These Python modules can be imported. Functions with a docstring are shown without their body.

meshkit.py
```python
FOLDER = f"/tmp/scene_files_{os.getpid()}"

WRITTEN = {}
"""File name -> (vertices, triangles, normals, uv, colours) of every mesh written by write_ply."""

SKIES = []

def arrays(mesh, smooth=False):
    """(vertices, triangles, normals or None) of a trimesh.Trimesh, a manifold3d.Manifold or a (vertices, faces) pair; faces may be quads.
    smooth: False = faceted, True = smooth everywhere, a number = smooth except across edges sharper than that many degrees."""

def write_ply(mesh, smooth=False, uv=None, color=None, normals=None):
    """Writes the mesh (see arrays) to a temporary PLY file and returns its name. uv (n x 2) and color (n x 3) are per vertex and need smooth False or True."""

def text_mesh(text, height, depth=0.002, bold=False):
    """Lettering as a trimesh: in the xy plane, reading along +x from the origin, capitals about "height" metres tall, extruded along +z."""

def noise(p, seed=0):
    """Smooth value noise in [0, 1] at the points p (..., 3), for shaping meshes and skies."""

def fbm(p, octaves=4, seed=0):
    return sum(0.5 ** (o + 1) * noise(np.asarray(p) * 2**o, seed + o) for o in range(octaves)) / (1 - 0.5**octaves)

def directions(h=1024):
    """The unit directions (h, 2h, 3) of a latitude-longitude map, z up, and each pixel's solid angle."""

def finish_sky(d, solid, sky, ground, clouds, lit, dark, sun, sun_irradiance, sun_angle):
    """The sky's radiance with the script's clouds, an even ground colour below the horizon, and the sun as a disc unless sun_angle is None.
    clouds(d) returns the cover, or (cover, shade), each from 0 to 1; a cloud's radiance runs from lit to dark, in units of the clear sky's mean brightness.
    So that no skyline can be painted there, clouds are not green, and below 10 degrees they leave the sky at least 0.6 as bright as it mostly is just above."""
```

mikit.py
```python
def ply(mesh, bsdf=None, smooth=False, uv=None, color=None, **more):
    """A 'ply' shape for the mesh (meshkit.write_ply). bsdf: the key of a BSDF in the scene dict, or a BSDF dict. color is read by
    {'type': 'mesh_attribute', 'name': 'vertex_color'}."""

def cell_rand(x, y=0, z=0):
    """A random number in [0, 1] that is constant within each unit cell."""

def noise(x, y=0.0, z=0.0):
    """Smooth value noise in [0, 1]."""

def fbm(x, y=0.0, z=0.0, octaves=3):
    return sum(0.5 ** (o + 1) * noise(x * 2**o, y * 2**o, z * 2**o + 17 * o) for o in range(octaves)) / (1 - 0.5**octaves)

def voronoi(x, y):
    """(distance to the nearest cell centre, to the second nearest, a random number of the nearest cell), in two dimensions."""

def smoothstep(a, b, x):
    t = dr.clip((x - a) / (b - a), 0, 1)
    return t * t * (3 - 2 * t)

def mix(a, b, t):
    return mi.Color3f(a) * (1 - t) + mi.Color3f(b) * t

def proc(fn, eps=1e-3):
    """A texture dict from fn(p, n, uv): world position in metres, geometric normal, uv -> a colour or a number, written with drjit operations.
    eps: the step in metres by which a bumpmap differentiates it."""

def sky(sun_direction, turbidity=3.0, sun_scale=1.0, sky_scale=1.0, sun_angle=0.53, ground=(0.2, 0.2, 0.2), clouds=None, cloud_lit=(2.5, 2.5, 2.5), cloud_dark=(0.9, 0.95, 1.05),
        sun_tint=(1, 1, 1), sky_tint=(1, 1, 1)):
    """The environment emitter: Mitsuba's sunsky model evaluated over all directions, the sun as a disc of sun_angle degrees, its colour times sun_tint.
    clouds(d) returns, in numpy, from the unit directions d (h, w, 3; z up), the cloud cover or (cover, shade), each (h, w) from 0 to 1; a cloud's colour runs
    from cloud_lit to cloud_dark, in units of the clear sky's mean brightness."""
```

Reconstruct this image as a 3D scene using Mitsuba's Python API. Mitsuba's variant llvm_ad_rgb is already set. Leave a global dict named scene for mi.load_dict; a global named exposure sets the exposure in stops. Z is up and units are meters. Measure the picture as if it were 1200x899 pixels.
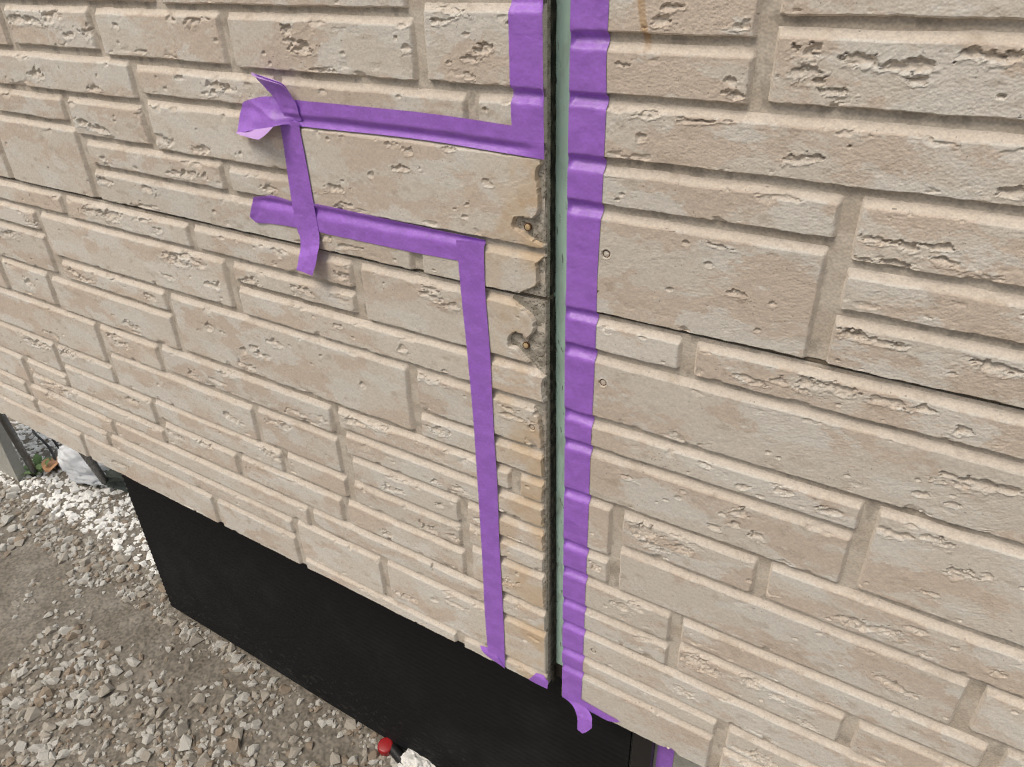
import math
import random
import numpy as np
import trimesh
import shapely
import drjit as dr
import mitsuba as mi
import mikit
import meshkit
from mikit import noise, fbm, smoothstep, mix
from scipy.ndimage import gaussian_filter, map_coordinates

T = mi.ScalarTransform4f
scene, labels = {}, {}
ZG = 1.11                      # height of the camera above the ground, metres

# ---------------------------------------------------------------- camera, sky, exposure
fwd = np.array([-0.45857879, 0.72325102, -0.51634626])
up = np.array([-0.25049731, 0.45227496, 0.85597807])
eye = np.array([0.0, -0.4422, ZG])
scene['camera'] = {'type': 'perspective', 'fov': 69.77, 'fov_axis': 'x', 'near_clip': 0.02, 'far_clip': 400.0,
                   'to_world': T().look_at(origin=eye.tolist(), target=(eye + fwd).tolist(), up=up.tolist())}
def overcast(d):
    """an overcast dome: three times as bright overhead as at the horizon, with soft broken cloud"""
    el = np.clip(d[..., 2], 0, 1)
    soft = meshkit.fbm(d * 3.0, 3, 4) - 0.5
    return np.ones(el.shape), np.clip(1.0 - el ** 1.3 + 0.35 * soft, 0, 1)

scene['sky'] = mikit.sky((-0.22, -0.53, 0.81), turbidity=4, sun_scale=0.26, sun_angle=29, sun_tint=(0.95, 1.0, 1.09), clouds=overcast,
                         cloud_lit=(1.24, 1.26, 1.30), cloud_dark=(0.41, 0.42, 0.44), ground=(0.2, 0.2, 0.2))
exposure = 2.82

# ---------------------------------------------------------------- measured tables, millimetres on the wall (u right, v up, 0 = camera)
# panel, left, right, bottom, top joint line of every embossed brick of the siding
BRICKS = [
    # UL
    ('UL', -1250.0, -1092.0, 163.0, 222.0),
    ('UL', -1092.0, -831.4, 163.0, 222.0),
    ('UL', -831.4, -673.3, 163.0, 222.0),
    ('UL', -673.3, -394.0, 163.0, 222.0),
    ('UL', -394.0, -249.5, 163.0, 222.0),
    ('UL', -1250.0, -1072.9, 103.0, 163.0),
    ('UL', -1072.9, -870.0, 103.0, 163.0),
    ('UL', -870.0, -581.6, 103.0, 163.0),
    ('UL', -581.6, -249.5, 103.0, 163.0),
    ('UL', -1250.0, -921.8, 72.0, 103.0),
    ('UL', -921.8, -755.9, 72.0, 103.0),
    ('UL', -755.9, -461.8, 72.0, 103.0),
    ('UL', -461.8, -249.5, 72.0, 103.0),
    ('UL', -1250.0, -950.3, 30.0, 72.0),
    ('UL', -950.3, -697.1, 30.0, 72.0),
    ('UL', -697.1, -495.8, 30.0, 72.0),
    ('UL', -495.8, -334.4, 30.0, 72.0),
    ('UL', -334.4, -249.5, 30.0, 72.0),
    ('UL', -1241.0, -941.0, -36.2, 30.0),
    ('UL', -940.5, -628.0, -36.2, 30.0),
    ('UL', -628.0, -352.8, -37.6, 30.0),
    ('UL', -349.4, -249.5, -83.5, -28.3),
    ('UL', -1036.3, -886.3, -80.5, -36.2),
    ('UL', -886.3, -730.6, -78.4, -36.2),
    ('UL', -1357.0, -1036.0, -80.5, -36.2),
    ('UL', -730.6, -549.4, -82.5, -36.9),
    ('UL', -549.4, -349.4, -84.5, -37.6),
    ('UL', -1179.0, -984.0, -120.3, -79.5),
    ('UL', -984.1, -690.1, -120.3, -79.5),
    ('UL', -690.1, -500.2, -114.2, -83.5),
    ('UL', -307.8, -249.5, -118.8, -83.5),
    ('UL', -500.2, -307.8, -116.7, -84.0),
    ('UL', -688.8, -489.9, -165.5, -114.2),
    ('UL', -491.1, -249.5, -192.7, -117.8),
    ('UL', -1186.0, -974.0, -151.3, -120.3),
    ('UL', -973.5, -823.5, -151.3, -120.3),
    ('UL', -823.5, -688.8, -162.6, -120.3),
    ('UL', -991.9, -816.4, -233.1, -151.3),
    ('UL', -1237.0, -992.0, -233.1, -151.3),
    ('UL', -812.8, -589.5, -194.0, -162.6),
    ('UL', -589.5, -495.1, -193.5, -165.5),
    ('UL', -370.0, -249.5, -233.1, -192.7),
    ('UL', -815.3, -370.0, -233.1, -193.7),
    # UR
    ('UR', -230.5, -7.1, 163.0, 222.0),
    ('UR', -7.1, 252.8, 163.0, 222.0),
    ('UR', 252.8, 420.0, 163.0, 222.0),
    ('UR', -230.5, -66.6, 103.0, 163.0),
    ('UR', -66.6, 191.3, 103.0, 163.0),
    ('UR', 191.3, 347.0, 103.0, 163.0),
    ('UR', 347.0, 420.0, 103.0, 163.0),
    ('UR', -230.5, 10.5, 72.0, 103.0),
    ('UR', 10.5, 340.2, 72.0, 103.0),
    ('UR', 340.2, 420.0, 72.0, 103.0),
    ('UR', -230.5, 78.1, 30.0, 72.0),
    ('UR', 78.1, 420.0, 30.0, 72.0),
    ('UR', -230.5, -112.0, -48.2, 30.0),
    ('UR', -112.0, 184.0, -37.2, 30.0),
    ('UR', 184.0, 420.0, -37.2, 30.0),
    ('UR', 195.0, 439.0, -80.8, -37.2),
    ('UR', -111.7, 194.6, -80.8, -37.2),
    ('UR', -230.5, -111.7, -83.0, -48.2),
    ('UR', 215.0, 384.0, -121.9, -81.9),
    ('UR', -230.5, 215.1, -121.9, -81.9),
    ('UR', 166.0, 443.0, -163.5, -121.9),
    ('UR', -230.5, -51.4, -153.0, -121.9),
    ('UR', -51.4, 166.1, -163.5, -121.9),
    ('UR', -230.5, -53.9, -233.1, -153.0),
    ('UR', -51.6, 185.7, -194.6, -163.5),
    ('UR', 186.0, 379.0, -194.6, -163.5),
    ('UR', 245.0, 470.0, -233.1, -194.6),
    ('UR', -52.2, 244.7, -233.1, -194.6),
    # LL
    ('LL', -1462.0, -1236.0, -262.9, -233.1),
    ('LL', -1236.4, -893.7, -262.9, -233.1),
    ('LL', -893.7, -665.4, -264.6, -233.1),
    ('LL', -665.4, -441.4, -263.6, -233.1),
    ('LL', -440.7, -249.5, -292.0, -233.1),
    ('LL', -1225.7, -968.4, -294.0, -262.9),
    ('LL', -1464.0, -1226.0, -294.0, -262.9),
    ('LL', -616.6, -442.5, -289.9, -263.6),
    ('LL', -965.2, -619.9, -323.7, -263.7),
    ('LL', -616.0, -249.5, -326.2, -290.9),
    ('LL', -1211.6, -965.5, -350.8, -294.0),
    ('LL', -1479.0, -1212.0, -350.8, -294.0),
    ('LL', -956.0, -740.8, -353.9, -323.7),
    ('LL', -741.6, -390.1, -402.2, -324.9),
    ('LL', -389.8, -249.5, -373.8, -326.2),
    ('LL', -1268.0, -1118.0, -405.2, -350.8),
    ('LL', -1118.0, -996.5, -403.8, -350.8),
    ('LL', -1584.0, -1268.0, -405.2, -350.8),
    ('LL', -996.5, -741.2, -405.8, -353.9),
    ('LL', -390.2, -249.5, -404.0, -373.8),
    ('LL', -502.0, -281.2, -431.3, -403.1),
    ('LL', -791.1, -502.0, -443.6, -404.0),
    ('LL', -281.2, -249.5, -432.5, -404.0),
    ('LL', -1801.0, -1481.0, -470.0, -404.8),
    ('LL', -1481.4, -918.4, -470.0, -404.8),
    ('LL', -918.4, -791.1, -448.8, -405.8),
    ('LL', -496.7, -249.5, -463.0, -431.9),
    ('LL', -633.8, -500.1, -496.1, -443.6),
    ('LL', -915.6, -633.8, -500.2, -446.2),
    ('LL', -492.9, -343.1, -497.9, -463.0),
    ('LL', -343.1, -249.5, -492.2, -463.0),
    ('LL', -1497.1, -1054.9, -523.2, -470.0),
    ('LL', -1054.9, -915.6, -503.3, -470.0),
    ('LL', -1826.0, -1497.0, -523.2, -470.0),
    ('LL', -343.3, -249.5, -519.8, -492.2),
    ('LL', -600.0, -498.0, -530.6, -496.1),
    ('LL', -497.0, -343.3, -530.9, -497.9),
    ('LL', -844.6, -600.0, -533.2, -498.1),
    ('LL', -1054.8, -844.6, -545.8, -501.8),
    ('LL', -341.5, -249.5, -569.0, -519.8),
    ('LL', -1480.4, -1172.5, -576.5, -523.2),
    ('LL', -1167.9, -1054.8, -549.3, -523.2),
    ('LL', -1685.0, -1480.0, -576.5, -523.2),
    ('LL', -512.0, -341.5, -568.9, -530.9),
    ('LL', -689.1, -512.0, -571.4, -531.9),
    ('LL', -839.2, -689.1, -571.4, -533.2),
    ('LL', -1168.1, -839.2, -575.4, -547.6),
    ('LL', -575.0, -249.5, -600.7, -570.0),
    ('LL', -968.3, -575.0, -606.6, -573.4),
    ('LL', -1193.9, -968.3, -607.0, -575.4),
    ('LL', -1822.0, -1497.0, -606.2, -576.5),
    ('LL', -1497.5, -1200.3, -606.2, -576.5),
    ('LL', -465.2, -249.5, -666.5, -600.7),
    ('LL', -610.0, -465.2, -668.2, -603.0),
    ('LL', -1767.0, -1501.0, -638.8, -606.2),
    ('LL', -1501.4, -1193.1, -638.8, -606.2),
    ('LL', -997.1, -610.0, -635.0, -606.6),
    ('LL', -1193.1, -997.1, -636.1, -607.0),
    ('LL', -770.0, -610.0, -690.0, -635.0),
    ('LL', -1082.2, -770.0, -690.0, -635.2),
    ('LL', -1696.0, -1484.0, -690.0, -637.5),
    ('LL', -1484.2, -1082.2, -690.0, -637.5),
    ('LL', -610.0, -362.1, -690.0, -666.5),
    ('LL', -362.1, -249.5, -690.0, -666.5),
    # LR
    ('LR', 232.0, 459.0, -265.3, -233.1),
    ('LR', -230.5, -135.6, -263.7, -233.1),
    ('LR', -135.6, 231.9, -265.3, -233.1),
    ('LR', 216.0, 397.0, -323.7, -264.5),
    ('LR', -230.5, 216.1, -323.7, -264.5),
    ('LR', -230.5, 0.7, -352.7, -323.7),
    ('LR', 0.4, 215.8, -402.7, -323.7),
    ('LR', 216.0, 497.0, -402.7, -323.7),
    ('LR', -230.5, -0.4, -404.5, -352.7),
    ('LR', -58.2, 206.9, -445.6, -403.6),
    ('LR', 207.0, 471.0, -445.6, -403.6),
    ('LR', -230.5, -180.3, -464.0, -404.5),
    ('LR', -180.3, -58.2, -445.5, -404.5),
    ('LR', -180.8, 95.0, -499.6, -445.5),
    ('LR', 245.0, 414.0, -495.7, -445.6),
    ('LR', 95.0, 245.0, -495.7, -445.6),
    ('LR', -230.5, -180.5, -497.5, -464.0),
    ('LR', 271.0, 514.0, -531.6, -495.7),
    ('LR', 121.3, 271.3, -531.6, -495.7),
    ('LR', -230.5, -119.4, -539.0, -499.6),
    ('LR', -119.4, 121.3, -531.6, -499.6),
    ('LR', -118.9, 29.5, -570.0, -531.6),
    ('LR', 29.5, 189.1, -571.7, -531.6),
    ('LR', 189.0, 353.0, -571.7, -531.6),
    ('LR', -230.5, -118.9, -570.5, -539.0),
    ('LR', -230.5, 234.2, -609.2, -570.7),
    ('LR', 234.0, 460.0, -609.2, -570.7),
    ('LR', 223.0, 506.0, -644.5, -609.2),
    ('LR', -230.5, -65.1, -634.5, -609.2),
    ('LR', -65.1, 222.5, -644.5, -609.2),
    ('LR', -230.5, -66.5, -690.0, -634.5),
    ('LR', 222.0, 511.0, -690.0, -644.5),
    ('LR', -66.5, 222.1, -690.0, -644.5),
]
GOUGES = [
    (-39, -59, 15.4, 3.5, 2.6), (-6, -53, 13.3, 3.3, 2.6), (-61, -57, 10.5, 4.0, 2.2), (-89, -55, 7.8, 5.0, 2.4), (-91, -65, 8.8, 3.4, 2.0), (-81, -69, 6.9, 2.5, 2.2),
    (-73, -74, 8.5, 2.1, 1.8), (4, -71, 2.1, 1.5, 1.8), (-33, -66, 6.1, 2.4, 1.6), (-82, -110, 11.0, 3.3, 2.2), (21, -116, 8.5, 3.4, 2.4), (-179, -107, 4.0, 3.6, 1.5),
    (-146, -95, 10.4, 1.4, 1.4), (-125, -93, 5.9, 1.4, 1.4), (-176, -94, 8.8, 2.0, 1.2), (-197, -132, 4.8, 1.7, 1.2), (-20, -151, 9.1, 2.9, 2.2), (-4, -149, 6.3, 2.3, 2.0),
    (-38, -150, 6.1, 2.4, 1.8), (2, -156, 9.5, 2.8, 2.0), (-24, -163, 8.5, 3.0, 1.8), (-40, -163, 5.3, 2.5, 1.6), (-25, -210, 16.2, 2.7, 2.2), (-9, -210, 6.1, 3.2, 1.8),
    (40, -212, 13.1, 3.6, 2.4), (-35, -211, 7.4, 2.8, 1.6), (-35, -249, 7.7, 3.6, 2.2), (-5, -249, 10.8, 3.5, 1.8), (11, -249, 7.8, 2.9, 1.6), (34, -257, 4.9, 3.4, 1.8),
    (-90, -257, 8.8, 2.6, 1.8), (-55, -250, 11.1, 4.9, 2.0), (-71, -253, 7.4, 2.5, 1.6), (50, -291, 16.5, 4.2, 2.2), (64, -288, 8.7, 3.5, 2.0), (25, -309, 5.4, 2.5, 1.8),
    (40, -290, 8.4, 2.4, 1.6), (21, -299, 1.8, 1.9, 1.5), (43, -310, 4.3, 1.9, 1.5), (17, -346, 12.4, 4.1, 2.4), (40, -340, 9.8, 3.3, 2.0), (61, -361, 6.9, 4.8, 2.4),
    (74, -355, 3.7, 4.7, 1.8), (49, -385, 7.3, 2.2, 1.2), (-86, -384, 6.8, 3.2, 1.8), (-82, -371, 5.4, 4.7, 1.8), (-68, -387, 6.0, 4.8, 2.2), (-101, -393, 6.4, 3.3, 1.6),
    (-96, -378, 3.1, 2.4, 1.4), (-44, -403, 5.2, 2.4, 1.5), (-155, -424, 14.7, 9.1, 2.2), (-147, -435, 10.2, 4.6, 2.0), (-122, -426, 8.3, 5.4, 1.8), (-171, -414, 7.5, 2.7, 1.2),
    (-173, -373, 6.5, 2.6, 1.4), (-130, -376, 3.3, 2.5, 1.4), (-22, -344, 8.3, 3.6, 2.0), (-54, -340, 7.8, 2.9, 1.5), (-113, -338, 5.6, 2.3, 1.5), (-84, -347, 5.9, 3.0, 1.4),
    (27, -434, 15.2, 5.6, 2.0), (10, -436, 12.7, 4.9, 2.0), (73, -425, 4.0, 3.0, 1.8), (101, -433, 5.1, 3.8, 1.8), (47, -422, 7.6, 3.1, 1.5), (46, -482, 11.2, 4.3, 2.2),
    (56, -485, 10.0, 4.3, 1.6), (-9, -460, 2.8, 1.7, 1.2), (-51, -439, 8.5, 2.6, 1.2), (-98, -548, 14.6, 9.6, 2.0), (-86, -552, 12.8, 6.4, 2.0), (-46, -543, 14.4, 6.1, 2.0),
    (-24, -548, 11.3, 5.1, 1.8), (3, -566, 9.6, 4.1, 1.5), (-49, -547, 6.6, 5.1, 1.6), (-44, -638, 9.8, 5.9, 1.8), (-25, -635, 12.2, 6.9, 1.8), (-157, -514, 6.3, 5.3, 2.0),
    (-170, -521, 9.8, 5.4, 1.6), (-196, -484, 5.8, 5.2, 1.6), (-105, -595, 10.7, 4.6, 1.4), (-172, -42, 6.2, 3.1, 2.0), (-167, -35, 7.1, 2.1, 1.6), (-125, -43, 6.5, 2.5, 1.6),
    (-128, -72, 3.9, 3.1, 2.0), (-124, -79, 7.7, 2.3, 1.8), (-195, -66, 5.0, 1.9, 1.6), (-119, -169, 7.4, 1.7, 1.5), (-107, -198, 7.5, 2.9, 1.5), (-128, -182, 2.8, 2.3, 1.5),
    (-85, -200, 2.6, 2.3, 1.4), (-796, -52, 20.7, 6.8, 2.2), (-860, -56, 20.9, 5.5, 2.2), (-829, -56, 15.5, 3.9, 1.8), (-741, -64, 12.5, 6.7, 2.0), (-776, -68, 8.8, 3.1, 1.5),
    (-696, -57, 5.2, 2.8, 1.5), (-611, -51, 3.4, 2.0, 1.5), (-587, -51, 11.0, 3.9, 1.6), (-668, -78, 10.2, 2.2, 1.4), (-476, -55, 5.6, 4.8, 2.2), (-462, -68, 12.0, 3.7, 2.2),
    (-470, -63, 14.8, 2.4, 1.5), (-422, -69, 3.4, 2.4, 1.4), (-361, -62, 4.6, 3.9, 1.6), (-447, -82, 12.7, 1.9, 1.5), (-318, -39, 12.5, 3.0, 2.2), (-327, -45, 8.5, 2.1, 1.6),
    (-296, -61, 8.8, 3.6, 2.4), (-305, -68, 9.8, 2.1, 1.4), (-309, -78, 6.4, 3.3, 1.8), (-309, -53, 2.8, 2.1, 1.5), (-323, -71, 2.9, 1.6, 1.5), (-859, -108, 13.3, 5.2, 1.8),
    (-760, -115, 11.8, 3.3, 1.5), (-620, -98, 9.6, 2.9, 1.8), (-577, -101, 15.9, 3.5, 2.0), (-558, -103, 13.2, 3.5, 1.8), (-586, -108, 13.9, 2.2, 1.6),
    (-795, -152, 22.2, 3.6, 2.0), (-775, -155, 24.8, 3.6, 1.8), (-697, -135, 6.9, 4.9, 1.4), (-671, -156, 18.9, 5.0, 1.6), (-617, -161, 12.6, 4.9, 1.4),
    (-450, -175, 13.9, 3.7, 2.0), (-374, -149, 12.0, 2.7, 2.0), (-408, -158, 3.6, 2.8, 1.6), (-368, -135, 5.0, 3.2, 1.6), (-386, -132, 4.3, 2.0, 1.5), (-441, -187, 11.8, 2.3, 1.3),
    (-316, -169, 3.1, 2.0, 1.5), (-318, -179, 3.2, 2.0, 1.2), (-330, -130, 7.8, 1.9, 1.4), (-297, -151, 4.5, 2.5, 1.0), (-720, -211, 18.0, 3.8, 2.0), (-796, -211, 16.5, 4.0, 1.8),
    (-651, -186, 24.2, 3.5, 1.8), (-776, -186, 12.7, 2.8, 1.5), (-533, -186, 9.1, 4.0, 1.6), (-619, -185, 6.4, 3.4, 1.4), (-739, -231, 28.0, 3.0, 1.2),
    (-472, -221, 12.8, 3.3, 1.8), (-443, -225, 16.3, 2.4, 1.4), (-838, -253, 25.0, 5.4, 1.6), (-802, -251, 17.1, 6.3, 2.0), (-742, -246, 15.8, 2.0, 1.2),
    (-721, -255, 7.7, 4.1, 1.3), (-1063, -315, 33.2, 5.3, 1.5), (-984, -288, 12.9, 6.1, 1.6), (-701, -287, 18.5, 5.3, 2.0), (-684, -278, 15.0, 5.2, 2.0),
    (-661, -283, 8.7, 4.1, 1.5), (-725, -309, 11.3, 3.3, 1.2), (-923, -342, 24.9, 3.9, 1.5), (-904, -347, 20.4, 3.9, 1.4), (-771, -344, 13.9, 4.8, 1.4),
    (-703, -280, 18.4, 4.2, 1.4), (-513, -280, 14.2, 3.7, 1.8), (-592, -287, 16.0, 4.9, 1.5), (-539, -248, 6.0, 3.6, 1.6), (-459, -256, 8.6, 4.3, 1.6),
    (-451, -242, 12.6, 2.5, 1.2), (-354, -254, 14.5, 3.2, 1.8), (-336, -257, 12.3, 3.2, 1.6), (-359, -248, 9.1, 4.0, 1.5), (-649, -303, 14.5, 4.2, 1.5),
    (-396, -312, 6.1, 4.5, 1.6), (-626, -376, 5.9, 5.8, 1.8), (-608, -368, 7.2, 5.7, 1.6), (-596, -373, 11.4, 4.5, 2.0), (-573, -352, 12.2, 4.3, 1.6), (-625, -395, 15.0, 4.8, 1.3),
    (-677, -360, 7.8, 5.8, 1.5), (-548, -350, 3.9, 2.1, 1.2), (-453, -369, 4.6, 4.1, 1.2), (-682, -482, 15.3, 5.5, 2.0), (-367, -337, 15.8, 5.5, 1.8), (-362, -392, 12.3, 5.0, 1.6),
    (-351, -325, 4.8, 2.7, 1.2), (-545, -443, 8.3, 4.9, 1.2), (-475, -309, 6.9, 2.8, 1.3), (-667, -416, 19.2, 5.0, 1.5), (-688, -433, 16.6, 3.9, 1.4), (-563, -434, 14.1, 3.6, 1.4),
    (-587, -462, 8.9, 6.4, 1.6), (-603, -461, 10.6, 3.9, 1.5), (-444, -414, 16.5, 4.4, 1.8), (-473, -419, 19.7, 4.5, 1.6), (-524, -430, 10.7, 4.7, 1.4),
    (-1049, -460, 20.1, 4.8, 1.3), (-1117, -491, 21.9, 6.9, 1.8), (-1092, -487, 21.3, 5.1, 1.6), (-1029, -486, 30.0, 6.6, 2.0), (-884, -423, 12.5, 5.7, 1.6),
    (-866, -430, 16.4, 5.7, 1.4), (-893, -523, 15.5, 6.5, 1.8), (-735, -437, 8.8, 6.7, 1.8), (-824, -396, 11.5, 5.3, 1.5), (-840, -394, 9.7, 5.3, 1.5),
    (-1053, -384, 12.2, 7.3, 1.8), (-1113, -563, 28.2, 3.7, 1.4), (-1072, -563, 16.2, 5.5, 1.4), (-810, -553, 16.4, 6.5, 1.6), (-752, -547, 15.3, 4.7, 1.4),
    (-618, -516, 19.2, 5.6, 1.6), (-995, -670, 21.1, 6.0, 1.6), (-1134, -590, 17.5, 5.8, 1.4), (-1307, -648, 20.9, 6.6, 1.4), (-390, -526, 10.6, 6.2, 2.0),
    (-399, -536, 14.4, 5.1, 1.6), (-431, -491, 14.6, 3.7, 1.4), (-371, -486, 6.7, 3.5, 1.4), (-354, -462, 8.5, 3.3, 1.6), (-374, -457, 6.6, 3.4, 1.4), (-343, -455, 14.6, 3.3, 1.3),
    (-449, -563, 10.5, 5.4, 1.4), (-433, -651, 16.2, 4.5, 1.4), (-372, -614, 6.1, 4.2, 1.4), (-394, -634, 5.1, 4.3, 1.3), (-362, -625, 12.0, 4.2, 1.3),
    (-291, -552, 9.2, 6.1, 1.8), (-281, -349, 15.6, 3.5, 2.0), (-285, -342, 8.7, 2.6, 1.8), (-325, -485, 8.3, 4.5, 1.2), (-358, -523, 6.7, 3.7, 1.4),
]
BROKEN = [(-249.4, -127.2), (-250.1, -131.3), (-252.8, -135.6), (-254.2, -138.7), (-253.5, -144.6), (-252.2, -151.0), (-251.6, -161.9), (-253.8, -170.2), (-260.2, -173.7), (-266.6, -173.5), (-273.1, -174.5), (-274.0, -179.7), (-267.5, -181.9), (-257.5, -186.8), (-251.1, -188.3), (-246.8, -189.5), (-246.9, -200.0), (-250.4, -202.6), (-254.8, -206.1), (-254.2, -215.5), (-253.5, -222.2), (-256.5, -225.6), (-270.9, -233.6), (-278.0, -238.7), (-265.1, -245.3), (-257.5, -250.8), (-256.8, -259.5), (-258.4, -265.2), (-264.0, -271.1), (-267.2, -274.2), (-271.0, -269.0), (-275.7, -268.7), (-280.7, -273.8), (-280.9, -280.0), (-274.5, -279.9), (-265.8, -287.8), (-257.2, -294.9), (-251.7, -298.1), (-247.8, -301.8), (-250.2, -308.9), (-249.5, -319.3), (-247.9, -326.2), (-259.3, -334.9), (-254.4, -341.8), (-252.1, -354.0), (-251.3, -367.0), (-250.6, -389.4), (-249.9, -417.5), (-250.8, -442.6), (-250.1, -483.8), (-250.3, -539.8), (-248.5, -574.6), (-247.6, -624.8), (-245.7, -694.9)]
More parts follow.
